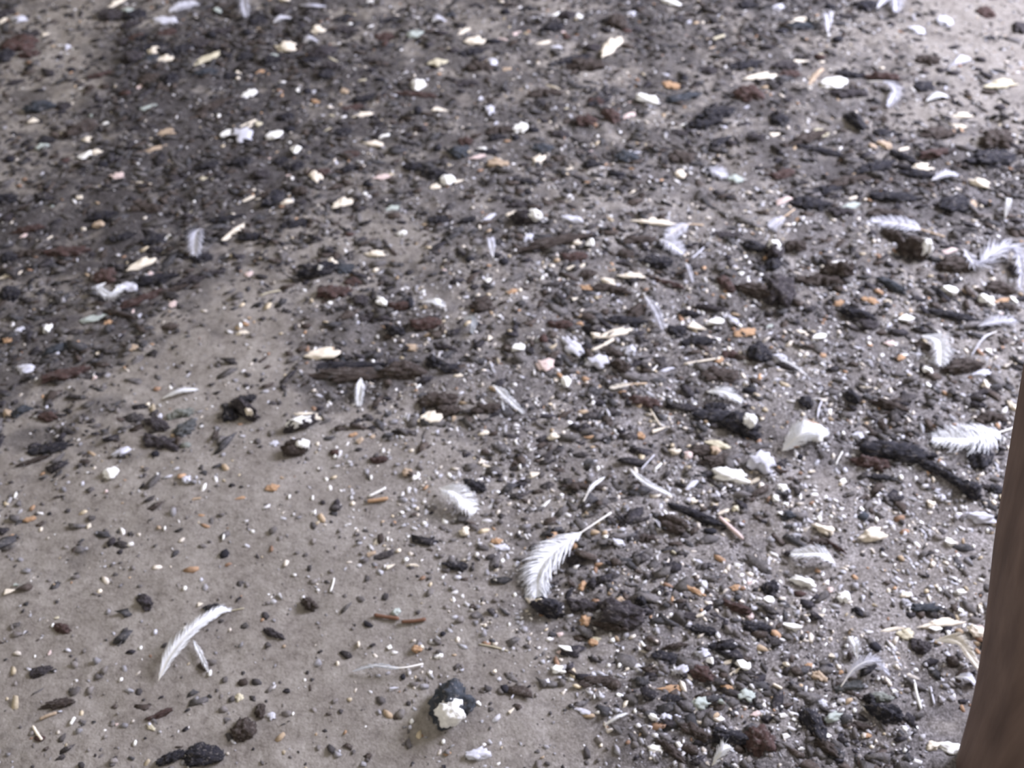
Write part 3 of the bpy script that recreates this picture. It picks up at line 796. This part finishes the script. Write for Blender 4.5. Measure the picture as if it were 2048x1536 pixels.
CHIPS = parse('''
8,46,12,14,c 40,43,20,11,l 92,71,14,10,c 135,97,24,14,l 237,10,24,9,c,25 258,25,22,14,g 332,48,28,14,l 435,23,16,13,g 310,108,12,12,c 331,122,22,12,c,15 387,87,15,12,c 415,122,46,16,y,25 473,145,12,9,c 476,156,9,8,c 280,173,20,15,p 298,218,26,8,g,20 142,207,13,11,c 67,244,14,16,c 210,243,13,10,w
335,265,30,16,t,10 174,276,11,10,c 172,309,44,18,w,20 192,303,16,10,c 85,297,19,10,g 235,350,20,11,p 284,365,32,15,c,-15 310,297,36,10,t,20 498,190,24,14,w 452,269,18,11,w,30 434,274,14,8,t 505,251,26,7,c,25 437,232,9,12,w 405,353,14,7,y 425,354,8,7,y 505,379,14,9,c 182,230,10,9,g 122,267,8,7,c 485,272,30,20,l
572,5,14,9,c 740,6,18,8,w 782,16,12,9,l 637,66,16,15,c 575,100,23,17,c 550,120,18,14,g 665,122,22,7,y,-30 830,71,22,12,g 950,84,28,12,c 1003,77,22,7,p,-15 928,66,18,7,c,30 875,127,28,13,y,12 984,129,13,12,l 1012,136,20,12,t 520,143,15,7,o 835,171,19,16,w 854,157,7,6,l 688,186,20,14,t
596,182,11,9,w 627,184,12,9,l 634,204,20,8,o,-20 725,162,20,7,y,15 664,232,14,6,y 728,230,26,9,c 515,248,13,11,y 548,273,24,14,w,20 530,286,14,6,w,35 592,305,23,21,w 579,284,8,6,w 656,262,20,6,y,30 768,270,28,12,w,22 750,283,28,9,c,-5 878,220,28,15,c,-10 960,195,17,12,l 979,219,14,12,l 991,242,15,9,l
645,325,12,10,w 631,352,20,17,c,-50 671,325,10,9,l 541,312,12,7,p 570,327,16,5,w 578,348,14,5,p 965,299,14,8,w,-10 957,316,26,7,p,12 998,331,30,16,t 894,361,20,16,w 917,362,20,10,c 870,372,14,9,c 765,352,26,9,p 700,50,12,7,w 1003,7,14,7,c
1342,7,28,11,w,-20 1113,33,24,8,w,20 1157,34,13,15,w 1128,60,12,5,p 1264,26,12,9,l 1398,3,10,7,c 1035,68,22,10,p,15 1090,88,26,12,c 1111,98,36,11,l 1221,95,34,20,c,50 1194,118,12,7,c 1380,44,24,10,l,20 1406,43,9,7,c 1436,72,28,14,y 1428,95,34,7,t,25 1455,111,9,8,p 1332,151,30,10,l,-10 1342,171,26,15,o,-15
1294,201,34,15,w,-12 1258,201,16,5,p 1300,216,20,10,l,-30 1108,172,25,10,c,-25 1040,252,24,16,w 1078,237,7,6,c 1101,241,6,6,c 1370,250,27,9,w,18 1448,258,30,11,l,-12 1132,216,10,7,y 1255,230,26,12,p 1077,322,17,18,c,50 1140,340,14,9,c 1470,354,22,13,g,-10 1361,345,14,13,c 1520,156,42,10,c,8 1495,215,26,8,l 1270,380,20,6,c,25 1181,298,10,5,p 1272,306,26,6,l 1310,300,7,5,w
1600,43,28,8,c 1832,65,22,13,l 1600,128,30,7,c 1642,128,15,6,c 1631,154,34,12,t,48 1665,170,36,18,w,10 1763,138,12,7,c 1888,181,11,9,l 1915,126,60,24,l 2000,172,44,16,y,10 1918,254,30,17,c,-20 1925,232,24,8,c 1642,267,24,17,y,-15 1550,272,22,13,c 1770,293,22,18,t,-30 1810,301,20,10,c 1788,332,15,7,y 1843,336,28,12,c 1960,371,26,16,c,-20 1745,296,10,14,b,-60 1885,48,18,16,l 1825,42,16,12,l 1640,112,8,6,y 1540,157,14,12,w 1556,16,14,10,l
473,461,50,22,c,28 283,530,40,16,c,24 258,575,20,15,l 375,419,20,7,y,35 387,397,8,6,w 331,472,16,7,w,35 100,475,16,7,c,25 49,473,14,8,p,25 165,452,11,8,c 197,446,18,14,t 160,396,14,12,c 103,410,10,8,g 40,545,14,9,c,35 14,552,24,7,c,20 185,634,36,11,g,12 215,641,12,10,o 95,658,14,14,w,60 40,660,14,10,l 17,679,16,10,o 345,608,16,11,p 278,629,14,9,l,35 265,619,8,10,p
267,691,14,11,t 303,681,10,7,o 195,704,12,11,c 114,705,9,7,l 50,736,22,14,l 187,755,12,13,p 480,650,8,12,w 488,664,28,12,c 465,427,10,8,c 500,396,24,11,c,15 187,748,6,9,w 300,547,10,8,p 497,545,14,9,p
684,405,28,17,c,25 575,405,15,8,c 729,388,10,10,w 785,415,22,9,g 804,468,14,9,w 975,440,20,8,l,35 1022,434,14,8,c 642,547,10,15,w 664,530,14,17,c 752,506,24,9,c 753,537,14,12,c 976,567,14,12,w 966,560,7,7,l 762,605,16,14,w,-40 660,606,13,9,w 688,611,26,10,l 865,668,40,11,t,25 806,652,16,4,l,30 645,707,46,17,c,8 826,695,22,12,t 745,718,8,12,w 878,729,6,16,w,60 783,652,26,6,o,-10 964,617,11,9,c 957,596,10,9,c 980,680,9,14,c 833,747,9,8,w 917,752,12,10,c 872,607,12,9,w 780,563,14,6,c 962,650,10,8,p 888,544,7,6,p 715,643,8,8,l
1034,431,28,11,c 1056,481,14,12,l,40 1311,444,52,11,c 1181,496,16,22,w,60 1153,492,11,13,c 1091,402,11,9,c 1143,443,26,11,l 1217,565,22,11,c,-20 1144,540,16,12,c 1166,535,12,12,c 1177,577,24,10,o 1265,557,32,7,c 1308,570,26,8,l,-25 1482,549,12,10,w 1469,535,12,9,l 1431,643,42,17,w,8 1466,641,22,12,l,-35 1392,655,32,24,c,-20 1490,666,30,16,o 1230,670,44,12,c,15 1190,673,9,16,c,70 1145,697,36,24,l,-40 1260,704,13,20,l,60 1091,735,28,20,p 1036,699,34,22,w 1195,730,32,20,l 1512,713,11,10,w 1440,717,14,10,o,20 1025,590,14,10,o 1160,652,14,10,o 1131,768,13,16,w 1040,585,10,8,c 1480,650,12,8,w 1245,690,8,7,c 1370,560,10,9,l 1235,600,10,8,l 1298,730,10,8,c 1150,600,13,9,c 1330,738,30,5,l,15
1563,404,42,19,p,15 1547,497,24,20,w 1674,533,46,12,c,-8 1708,398,16,9,c 1702,411,24,9,g 1943,413,10,18,t,70 1962,416,9,8,c 1895,500,42,17,p,15 1898,582,42,26,w,-12 1934,584,20,18,t 1972,602,26,19,w,-20 2028,596,28,13,w,-40 2003,598,26,10,o,10 1811,640,26,18,w 1839,638,24,7,p 1637,675,38,17,w,18 1604,665,18,7,c,-20 1579,687,9,8,w 1676,605,22,17,o 1742,597,24,15,o,-20 1778,602,18,16,c,-30 1650,590,28,8,l,-25 1975,703,20,12,w,-25 1852,745,8,20,w,75 1800,717,14,10,o 1962,750,24,13,l 1775,655,22,12,l 1600,710,8,7,w 1560,715,20,14,l 1810,405,20,8,l 1605,830,8,8,c 1780,690,18,10,p 2005,628,16,8,p 1725,650,14,9,l 1540,652,16,10,g
222,950,22,20,w 245,908,26,14,l,25 165,968,10,9,l 212,986,8,10,p 31,993,5,14,w,75 82,1060,7,10,c 180,1056,10,13,c 318,1060,10,13,t,70 331,1062,5,9,w,75 447,1076,5,13,w,75 505,1064,9,8,w 405,1031,16,7,o 482,1000,22,9,o,15 393,1003,22,9,t,15 375,966,10,12,l 485,796,18,9,t 12,828,20,30,r,60 60,1040,20,10,o,15 320,835,14,16,l 295,808,10,8,c 93,812,8,8,l 25,1075,10,8,o
618,832,38,10,c,-8 548,889,14,10,l 860,838,32,19,c,15 911,838,18,15,t 875,866,18,14,l 719,882,16,20,t,50 706,868,14,8,o 744,870,9,8,t 823,900,12,8,c 815,945,14,13,t 545,979,17,13,o 579,995,5,12,w,75 625,995,6,10,w 630,1026,5,12,w,-70 930,1062,12,14,c 993,1081,15,12,o 741,1108,22,17,t,30 829,1129,28,8,c,-4 780,1131,18,12,c 975,932,28,9,c,-20 988,946,14,10,l 742,954,6,10,w,-60 703,929,13,9,l 635,886,8,7,c 563,956,10,8,t 652,955,8,10,w 705,1005,10,9,c 797,1100,12,7,c 775,1076,5,9,w 637,934,6,6,w 968,868,14,10,c 835,1016,8,8,c 1003,1094,18,9,l
1318,860,32,10,c 1282,872,10,20,o,60 1183,877,30,9,o,-8 1434,893,36,14,y,-10 1429,907,12,22,t,-70 1459,955,52,24,w,-10 1488,848,26,26,w 1519,935,34,34,l 1375,914,14,16,p 1350,907,8,20,c,70 1381,976,18,10,l,40 1450,1026,22,14,c 1070,951,22,16,c 1090,1010,28,9,w,40 1234,1096,8,24,l,65 1232,1100,10,12,p 1250,1080,6,14,l,80 1347,1107,14,14,y,-30 1395,1130,20,14,l 1522,840,11,9,c 1145,1002,8,10,w 1107,875,14,11,c 1040,935,7,11,w 1060,900,6,7,w 1183,797,8,8,w 1120,892,9,8,c 1512,965,20,16,c 1470,1020,10,12,y,60 1482,1050,14,10,l 1033,1125,16,12,l 1220,1150,10,8,c 1335,775,10,8,l 1210,1080,12,8,w 1386,1003,12,10,c
1628,872,28,26,w 1620,847,28,11,o,-20 1685,963,12,16,w,80 1563,980,10,18,w,80 1577,984,6,12,l,80 1628,1012,6,12,w,80 1722,1021,10,11,w 1715,873,14,14,l 1686,868,9,9,w 1803,879,8,9,l 1800,959,9,11,w 1739,779,36,9,c,-10 1843,778,14,16,l,-30 1818,801,7,7,w 1752,1042,8,12,w 1745,1072,32,20,c 1646,1062,10,32,c,75 1564,1032,30,10,w,-15 1855,950,12,11,o,70 1865,963,6,12,c,75 1900,1090,12,24,w,75 1960,1040,40,18,l 1950,975,8,8,w 1880,935,24,16,l,-30 1805,905,12,8,w 1975,1062,9,10,w 1590,1058,20,18,l 1860,1010,8,14,c,60 1945,1095,6,8,w 1730,1050,8,9,w 1970,775,10,14,c 2022,815,8,18,c 1625,945,18,8,c 1690,940,10,9,l 1855,775,10,12,w 1662,1035,8,10,w 1880,1000,14,9,l 1550,1000,10,12,w 1610,975,8,9,l 1985,1010,10,9,c
20,1187,20,14,c 34,1176,18,14,g 371,1178,8,10,w 200,1183,11,9,c 113,1236,10,9,y 106,1252,6,8,w 478,1393,12,12,y 370,1260,8,9,w 310,1262,8,10,l 400,1209,10,11,c 70,1313,5,6,w 100,1305,8,14,p 303,1456,14,9,y,-35 235,1450,9,9,p 270,1486,7,12,w 280,1295,8,8,w 420,1346,8,12,w 300,1450,8,6,l 402,1160,9,7,l
835,1297,10,20,o,80 845,1292,9,16,c,70 779,1290,9,12,w 717,1287,7,12,c 878,1312,12,9,w 823,1441,9,11,w 820,1452,8,8,l 792,1222,12,10,g 1023,1425,15,10,c,40 970,1252,8,8,c 925,1343,18,8,l 886,1481,9,9,w 955,1509,30,16,l 895,1505,12,6,o 785,1375,28,9,l 608,1355,6,6,w 674,1322,8,10,c 1018,1250,7,8,w 556,1272,6,7,w 585,1425,5,6,w 542,1430,12,10,l 990,1345,10,6,c
1073,1207,30,15,c,-25 1078,1214,12,12,y 1165,1175,14,15,o,60 1135,1301,30,16,w,-20 1116,1342,20,12,w 1120,1270,10,8,p 1387,1189,32,12,o,-30 1342,1381,34,13,o 1484,1335,40,28,w,-25 1475,1346,30,16,c 1166,1425,24,8,l,-15 1253,1410,18,12,c,50 1188,1397,5,9,w 1310,1500,22,11,w 1254,1341,12,10,c 1238,1333,10,9,w 1500,1237,12,12,p 1535,1205,30,16,w 1419,1330,14,20,w,60 1403,1313,18,17,l 1362,1347,20,16,l 1180,1360,10,10,c,50 1202,1490,8,7,c 1193,1282,14,8,y 1240,1212,16,18,t 1245,1232,14,18,p 1270,1256,16,14,c 1170,1245,14,20,o,80 1187,1290,10,18,o,80 1030,1192,9,9,w 1195,1170,9,8,o 1317,1193,6,8,w 1285,1240,9,7,w 1512,1430,16,9,p 1455,1330,18,14,c 1500,1170,14,11,p 1470,1180,16,10,o 1375,1255,20,14,l 1400,1240,14,12,c 1350,1440,20,11,l 1450,1378,24,11,o,-15 1400,1410,24,16,g 1440,1410,20,20,g 1490,1395,24,16,g 1330,1440,12,18,l,70 1395,1450,26,13,c,-20 1440,1440,14,12,w 1520,1380,10,8,w 1270,1425,8,8,w 1290,1345,10,8,w 1305,1440,8,16,w,70 1120,1305,10,7,p
1586,1258,14,40,w,80 1604,1165,12,40,w,80 1640,1355,24,20,t,-30 1681,1341,11,16,o,70 1630,1235,42,13,c,-5 1687,1195,18,16,w 1570,1477,16,11,w 1655,1472,12,10,w 1790,1258,60,10,c,10 1812,1268,26,20,y 1888,1243,52,13,c,8 1872,1252,22,16,w 1960,1255,18,20,p 1868,1488,12,30,c,-60 1905,1491,36,16,w,-10 1760,1385,14,9,w,25 1790,1382,14,8,w 1665,1437,24,14,g 1735,1470,14,8,o 1745,1490,12,8,c 1645,1405,14,12,l 1710,1418,10,9,w 1590,1400,14,10,l 1575,1330,9,20,c,80 1618,1330,11,9,o 1665,1310,9,16,c,80 1560,1165,8,9,w 1565,1435,18,10,w 1600,1500,16,8,w 1810,1190,12,9,c 1845,1208,8,11,w 1920,1222,12,10,w 1960,1215,9,12,c 1880,1180,8,10,w 1735,1165,12,9,l 1780,1180,10,10,c 1725,1195,16,18,l,60 1660,1180,10,9,p 1920,1185,14,9,w 1950,1265,14,26,c,70 1775,1440,10,8,c 1695,1185,10,8,l
''')
STICKS = [   # label, ends, thickness in pixels, colour
    ('thin pale pin-like shaft leaning on a cream flake', (1300, 812, 1321, 851), 3.5, 'c'),
    ('short white stick lying over an orange splinter', (738, 993, 771, 976), 6, 'w'),
    ('orange splinter beneath a short white stick', (735, 1003, 776, 998), 8, 'o'),
    ('tan stalk piece near the lower corner of bare earth', (82, 1441, 115, 1428), 7, 't'),
    ('stubby bright white stick near the lower corner', (143, 1452, 151, 1437), 7, 'w'),
    ('cream stalk bent beside a dark crumb near the lower corner', (68, 1455, 86, 1483), 6, 'c'),
    ('fine white hair-like strand on bare earth', (660, 1181, 668, 1154), 4, 'w'),
    ('brown twig piece, first of a broken reddish twig', (748, 1229, 798, 1237), 8, 'b'),
    ('reddish brown twig piece with an orange rim', (803, 1243, 852, 1240), 9, 'b'),
    ('fine tan straw line above the black and white dropping', (958, 1288, 1016, 1303), 3, 'y'),
    ('upright white straw near the foot of the post', (1829, 1358, 1843, 1417), 6, 'w'),
    ('faint short straw beside the upright white straw', (1863, 1370, 1870, 1406), 4, 'l'),
    ('curved pinkish tan stalk in brown clods', (1438, 1036, 1485, 1081), 9, 'p'),
    ('fine slanting strand over the crescent feather', (1281, 943, 1308, 914), 3.5, 'l'),
    ('short white splinter beside the crescent feather', (1309, 944, 1322, 931), 6, 'w'),
    ('bright cream quill piece over a dark clod', (1183, 707, 1226, 683), 7, 'c'),
    ('thin white strand slanting in grey litter', (1304, 743, 1322, 720), 3.5, 'w'),
    ('pale stalk with an orange knob end', (1368, 729, 1440, 714), 5, 'c'),
    ('lilac forked strand in grey grit', (1383, 518, 1413, 492), 4, 'l'),
    ('small cream splinter in near dark grit', (1545, 1371, 1563, 1380), 6, 'c'),
    ('orange splinter below a lilac strand', (1604, 842, 1637, 855), 8, 'o'),
    ('short lilac strand above an orange splinter', (1634, 839, 1642, 806), 4, 'l'),
    ('fine white strand arching in the grit', (1672, 928, 1684, 906), 3.5, 'w'),
    ('pale streak of straw in far dark litter', (480, 259, 513, 243), 5, 'c'),
    ('thin straw across the bare border', (520, 590, 560, 578), 3.5, 'y'),
    ('fine pale strand on near bare earth', (1022, 1400, 1034, 1378), 4, 'l'),
    ('faint thread running out of the large curled feather tip', (455, 1221, 488, 1215), 2.5, 'y'),
]
for label, (x0, y0, x1, y1), th, col in STICKS:
    a, b = gp(x0, y0), gp(x1, y1)
    r = th * mpp((x0 + x1) / 2, (y0 + y1) / 2) / 2
    a.z += r * 1.2
    b.z += r * 1.2
    mid = (a + b) / 2 + Vector((random.uniform(-1, 1), random.uniform(-1, 1), 0)) * (b - a).length * 0.04
    mid.z = max(mid.z, hz(mid.x, mid.y) + r)
    line = spline([Vector((0, 0, 0)), mid - a, b - a], 12)
    v, f = tube(line, [r * random.uniform(0.8, 1.05) * (0.75 if i in (0, 11) else 1) for i in range(12)], 8)
    o = link('straw', mesh_from('straw', v, f, STICK_MAT[col]))
    o.location = a
    tag(o, label, 'straw', 'straws and splinters on the floor')

# labels that single out: colour and size, then the way from a feather or dropping one can find
SECTORS = ['rightward of', 'beyond and rightward of', 'beyond', 'beyond and leftward of', 'leftward of',
           'in front and leftward of', 'in front of', 'in front and rightward of']
ORD = ['first', 'second', 'third', 'fourth', 'fifth', 'sixth', 'seventh', 'eighth', 'ninth', 'tenth', 'eleventh', 'twelfth']
seen_labels = {}


def locate(items):
    """items: (object, px, py, look) -> a label for each"""
    buckets = {}
    for o, x, y, look in items:
        lx, ly, name = min(LANDMARKS, key=lambda m: (m[0] - x) ** 2 + ((m[1] - y) * 1.3) ** 2)
        ang = math.atan2(-(y - ly), x - lx)
        s = SECTORS[int(round(ang / (math.pi / 4))) % 8]
        buckets.setdefault((look, s, name), []).append((math.hypot(x - lx, y - ly), o))
    for (look, s, name), lst in buckets.items():
        lst.sort(key=lambda p: p[0])
        for i, (_d, o) in enumerate(lst):
            o['label'] = look + ', ' + ((ORD[i] + ' ') if len(lst) > 1 else '') + s + ' ' + name


DROP_WORD = {'k': 'black', 'd': 'dark', 'b': 'brown', 'r': 'russet', 'g': 'grey', 's': 'slate', 'v': 'grey-green'}
CHIP_WORD = {'w': 'white', 'c': 'cream', 'l': 'lilac', 't': 'tan', 'o': 'orange', 'y': 'yellowish', 'p': 'pinkish', 'g': 'greenish'}
MOST = 296
SMALL = []          # the leftovers past about 300 of a kind: (px, py, w, h, colour)


def lay(rows, name, cat, group, variants, words_, grow, hf, sink, keep):
    out = []
    rows = sorted(rows, key=lambda t: -t[2] * t[3])
    for x, y, w, h, ang, col in rows[:MOST]:
        vs = variants[col]
        if len(vs) == 7:
            vs = vs[4:] if w > 2.0 * h else vs[:4]
        o = link(name, random.choice(vs))
        place(o, x, y, w * grow, h * grow, ang, random.uniform(*hf), sink)
        tag(o, None, cat, group(col))
        out.append((o, x, y, words_(w, h, col)))
    for x, y, w, h, ang, col in rows[MOST:]:
        SMALL.append((x, y, w, h, keep[col]))
    locate(out)


dr = []
for x, y, w, h, ang, col in DROPS:
    col = col if col in DROP_MAT else random.choice('kdddbd')
    dr.append((x, y, w, h, ang if ang is not None else random.uniform(-6, 14) * (1 if x < 1100 else -0.4), col))
lay(dr, 'dropping', 'dropping', lambda c: 'dark droppings and clods', DROP_VAR,
    lambda w, h, c: ('large' if w * h > 1500 else 'small' if w * h < 480 else 'mid-sized') + ' ' + DROP_WORD[c] + (' long' if w > 2.4 * h else '') + ' dropping',
    1.0, (0.38, 0.6), 0.30, DROP_RGB)
ch = []
for x, y, w, h, ang, col in CHIPS:
    col = col if col in CHIP_MAT else 't'
    ch.append((x, y, w, h, ang if ang is not None else random.uniform(-10, 20), col))
SIZE = lambda w, h, c: ('big' if w * h > 420 else 'tiny' if w * h < 110 else 'small') + ' ' + CHIP_WORD[c] + (' long' if w > 2.2 * h or h > 2.2 * w else '')
lay([c for c in ch if c[5] in 'wclg'], 'chip', 'chip', lambda c: CHIP_WORD[c] + ' chips strewn on the floor', CHIP_VAR,
    lambda w, h, c: SIZE(w, h, c) + ' chip', 1.24, (0.30, 0.5), 0.55, CHIP_RGB)
lay([c for c in ch if c[5] not in 'wclg'], 'husk_flake', 'husk flake', lambda c: CHIP_WORD[c] + ' husk flakes on the floor', CHIP_VAR,
    lambda w, h, c: SIZE(w, h, c) + ' husk flake', 1.10, (0.25, 0.4), 0.5, CHIP_RGB)
print('COUNTS feathers', len(FEATHERS), 'droppings', len(DROPS), 'chips', len(CHIPS), 'straws', len(STICKS))


# ------------------------------------------------------------------ uncountable fine litter
def ico():
    bm = bmesh.new()
    bmesh.ops.create_icosphere(bm, subdivisions=1, radius=1.0)
    v = np.array([p.co[:] for p in bm.verts])
    f = np.array([[q.index for q in p.verts] for p in bm.faces])
    bm.free()
    return v, f


ICO_V, ICO_F = ico()


def crumbs(n, weight, size, aspect, flat, colors, seed, jitter=0.35, spread=0.12, lying=False):
    rng = np.random.default_rng(seed)
    xs, ys = [], []
    while sum(len(a) for a in xs) < n:
        x = rng.uniform(-1.35, 1.35, n)
        y = rng.uniform(0.10, 2.0, n)
        px, py = seen(x, y)
        ok = (px > -620) & (px < 2660) & (rng.random(n) < weight(x, y)) & (np.maximum(abs(x - POST[0]), abs(y - POST[1])) > POST[2] + 0.016)
        xs.append(x[ok])
        ys.append(y[ok])
    x, y = np.concatenate(xs)[:n], np.concatenate(ys)[:n]
    s = size[0] * (size[1] / size[0]) ** (rng.random(n) ** 1.6) / 2
    ax = s * rng.uniform(aspect[0], aspect[1], n)
    az = s * rng.uniform(flat[0], flat[1], n)
    yaw = rng.uniform(0, 2 * math.pi, n)
    if lying:                                    # raked roughly one way by scratching feet
        yaw = rng.normal(0, 0.55, n) + 0.55 * (1 - seen(x, y)[0] / 1250)
    V = ICO_V[None] * (1 + jitter * rng.uniform(-1, 1, (n, len(ICO_V), 1)))
    X, Y, Z = V[..., 0] * ax[:, None], V[..., 1] * s[:, None], V[..., 2] * az[:, None]
    tilt = rng.normal(0, spread * 2, n)
    c, k = np.cos(tilt)[:, None], np.sin(tilt)[:, None]
    X, Z = X * c - Z * k, X * k + Z * c
    c, k = np.cos(yaw)[:, None], np.sin(yaw)[:, None]
    X, Y = X * c - Y * k + x[:, None], X * k + Y * c + y[:, None]
    Z = Z + (height_at(x, y) + az * 0.5)[:, None]
    co = np.stack([X, Y, Z], axis=-1).reshape(-1, 3).astype(np.float32)
    pal = np.array(colors)[rng.integers(0, len(colors), n)] * rng.uniform(0.75, 1.2, (n, 1))
    return co, np.repeat(np.clip(pal, 0, 0.9), len(ICO_V), axis=0)


def small_bits():
    """the traced leftovers, each where it lies"""
    rng = np.random.default_rng(5)
    V, C = [], []
    for px, py, w, h, col in SMALL:
        p, k = at(px, py), mpp(px, py)
        z = hz(p.x, p.y)
        v = ICO_V * (1 + 0.3 * rng.uniform(-1, 1, (len(ICO_V), 1)))
        V.append(v * np.array([w * k / 2, h * k / 1.5, h * k / 3]) + np.array([p.x, p.y, z + h * k / 6]))
        C.append(np.repeat(np.array([col]), len(ICO_V), axis=0))
    return np.concatenate(V).astype(np.float32), np.concatenate(C)


def litter(name, label, cat, mat, layers):
    co = np.concatenate([c for c, _ in layers]).reshape(-1, 3)
    rgb = np.concatenate([c for _, c in layers])
    m = len(ICO_V)
    n = len(co) // m
    F = (ICO_F[None] + (np.arange(n) * m)[:, None, None]).reshape(-1, 3).astype(np.int32)
    me = bpy.data.meshes.new(name)
    me.vertices.add(len(co))
    me.vertices.foreach_set('co', co.ravel())
    me.loops.add(F.size)
    me.loops.foreach_set('vertex_index', F.ravel())
    me.polygons.add(len(F))
    me.polygons.foreach_set('loop_start', np.arange(len(F), dtype=np.int32) * 3)
    me.update()
    rgba = np.ones((len(co), 4), dtype=np.float32)
    rgba[:, :3] = rgb
    a = me.attributes.new('tint', 'FLOAT_COLOR', 'POINT')
    a.data.foreach_set('color', rgba.ravel())
    me.materials.append(mat)
    tag(link(name, me), label, cat, kind='stuff')


def patchy(x, y, f, seed, lo=0.35, hi=0.65):
    return np.clip((fbm(x * f, y * f, seed, 3) - lo) / (hi - lo), 0, 1)


dark = crumbs(43000, lambda x, y: np.clip(dirt_at(x, y), 0, 1) ** 1.8 * (0.15 + 0.85 * patchy(x, y, 24, 301)), (0.0018, 0.0095), (1.1, 2.8), (0.2, 0.5),
              [(.032, .029, .034), (.045, .040, .041), (.070, .055, .048), (.062, .060, .064), (.10, .092, .090), (.13, .12, .12)], 401, 0.68, lying=True)
litter('dark_dropping_crumbs', 'dark brown and black dropping crumbs scattered thickly over the floor', 'crumbs', DARK_CRUMB_MAT, [dark])
grey = crumbs(33000, lambda x, y: 0.15 + 0.85 * np.clip(0.25 * dirt_at(x, y) + 0.7 * grit_at(x, y), 0, 1), (0.0010, 0.0058), (1.0, 1.7), (0.3, 0.7),
              [(.10, .09, .088), (.15, .135, .13), (.22, .20, .19), (.27, .26, .275), (.06, .054, .055)], 402, 0.45)
pale = crumbs(32000, lambda x, y: grit_at(x, y) ** 1.4 * (0.1 + 0.9 * patchy(x, y, 30, 302, 0.3, 0.6)), (0.0008, 0.0044), (1.0, 2.5), (0.2, 0.6),
              [(.80, .78, .77), (.58, .565, .57), (.48, .475, .51), (.64, .58, .51), (.38, .37, .385)], 403, 0.55)
tan = crumbs(2800, lambda x, y: 0.10 + 0.9 * grit_at(x, y), (0.0015, 0.006), (1.2, 2.4), (0.3, 0.6),
             [(.42, .32, .22), (.42, .27, .17), (.30, .19, .13), (.52, .44, .32)], 404)
litter('fine_litter', 'fine dry litter of grey crumbs, pale grit and tan husk bits over the floor', 'litter', CRUMB_MAT, [grey, pale, tan, small_bits()])
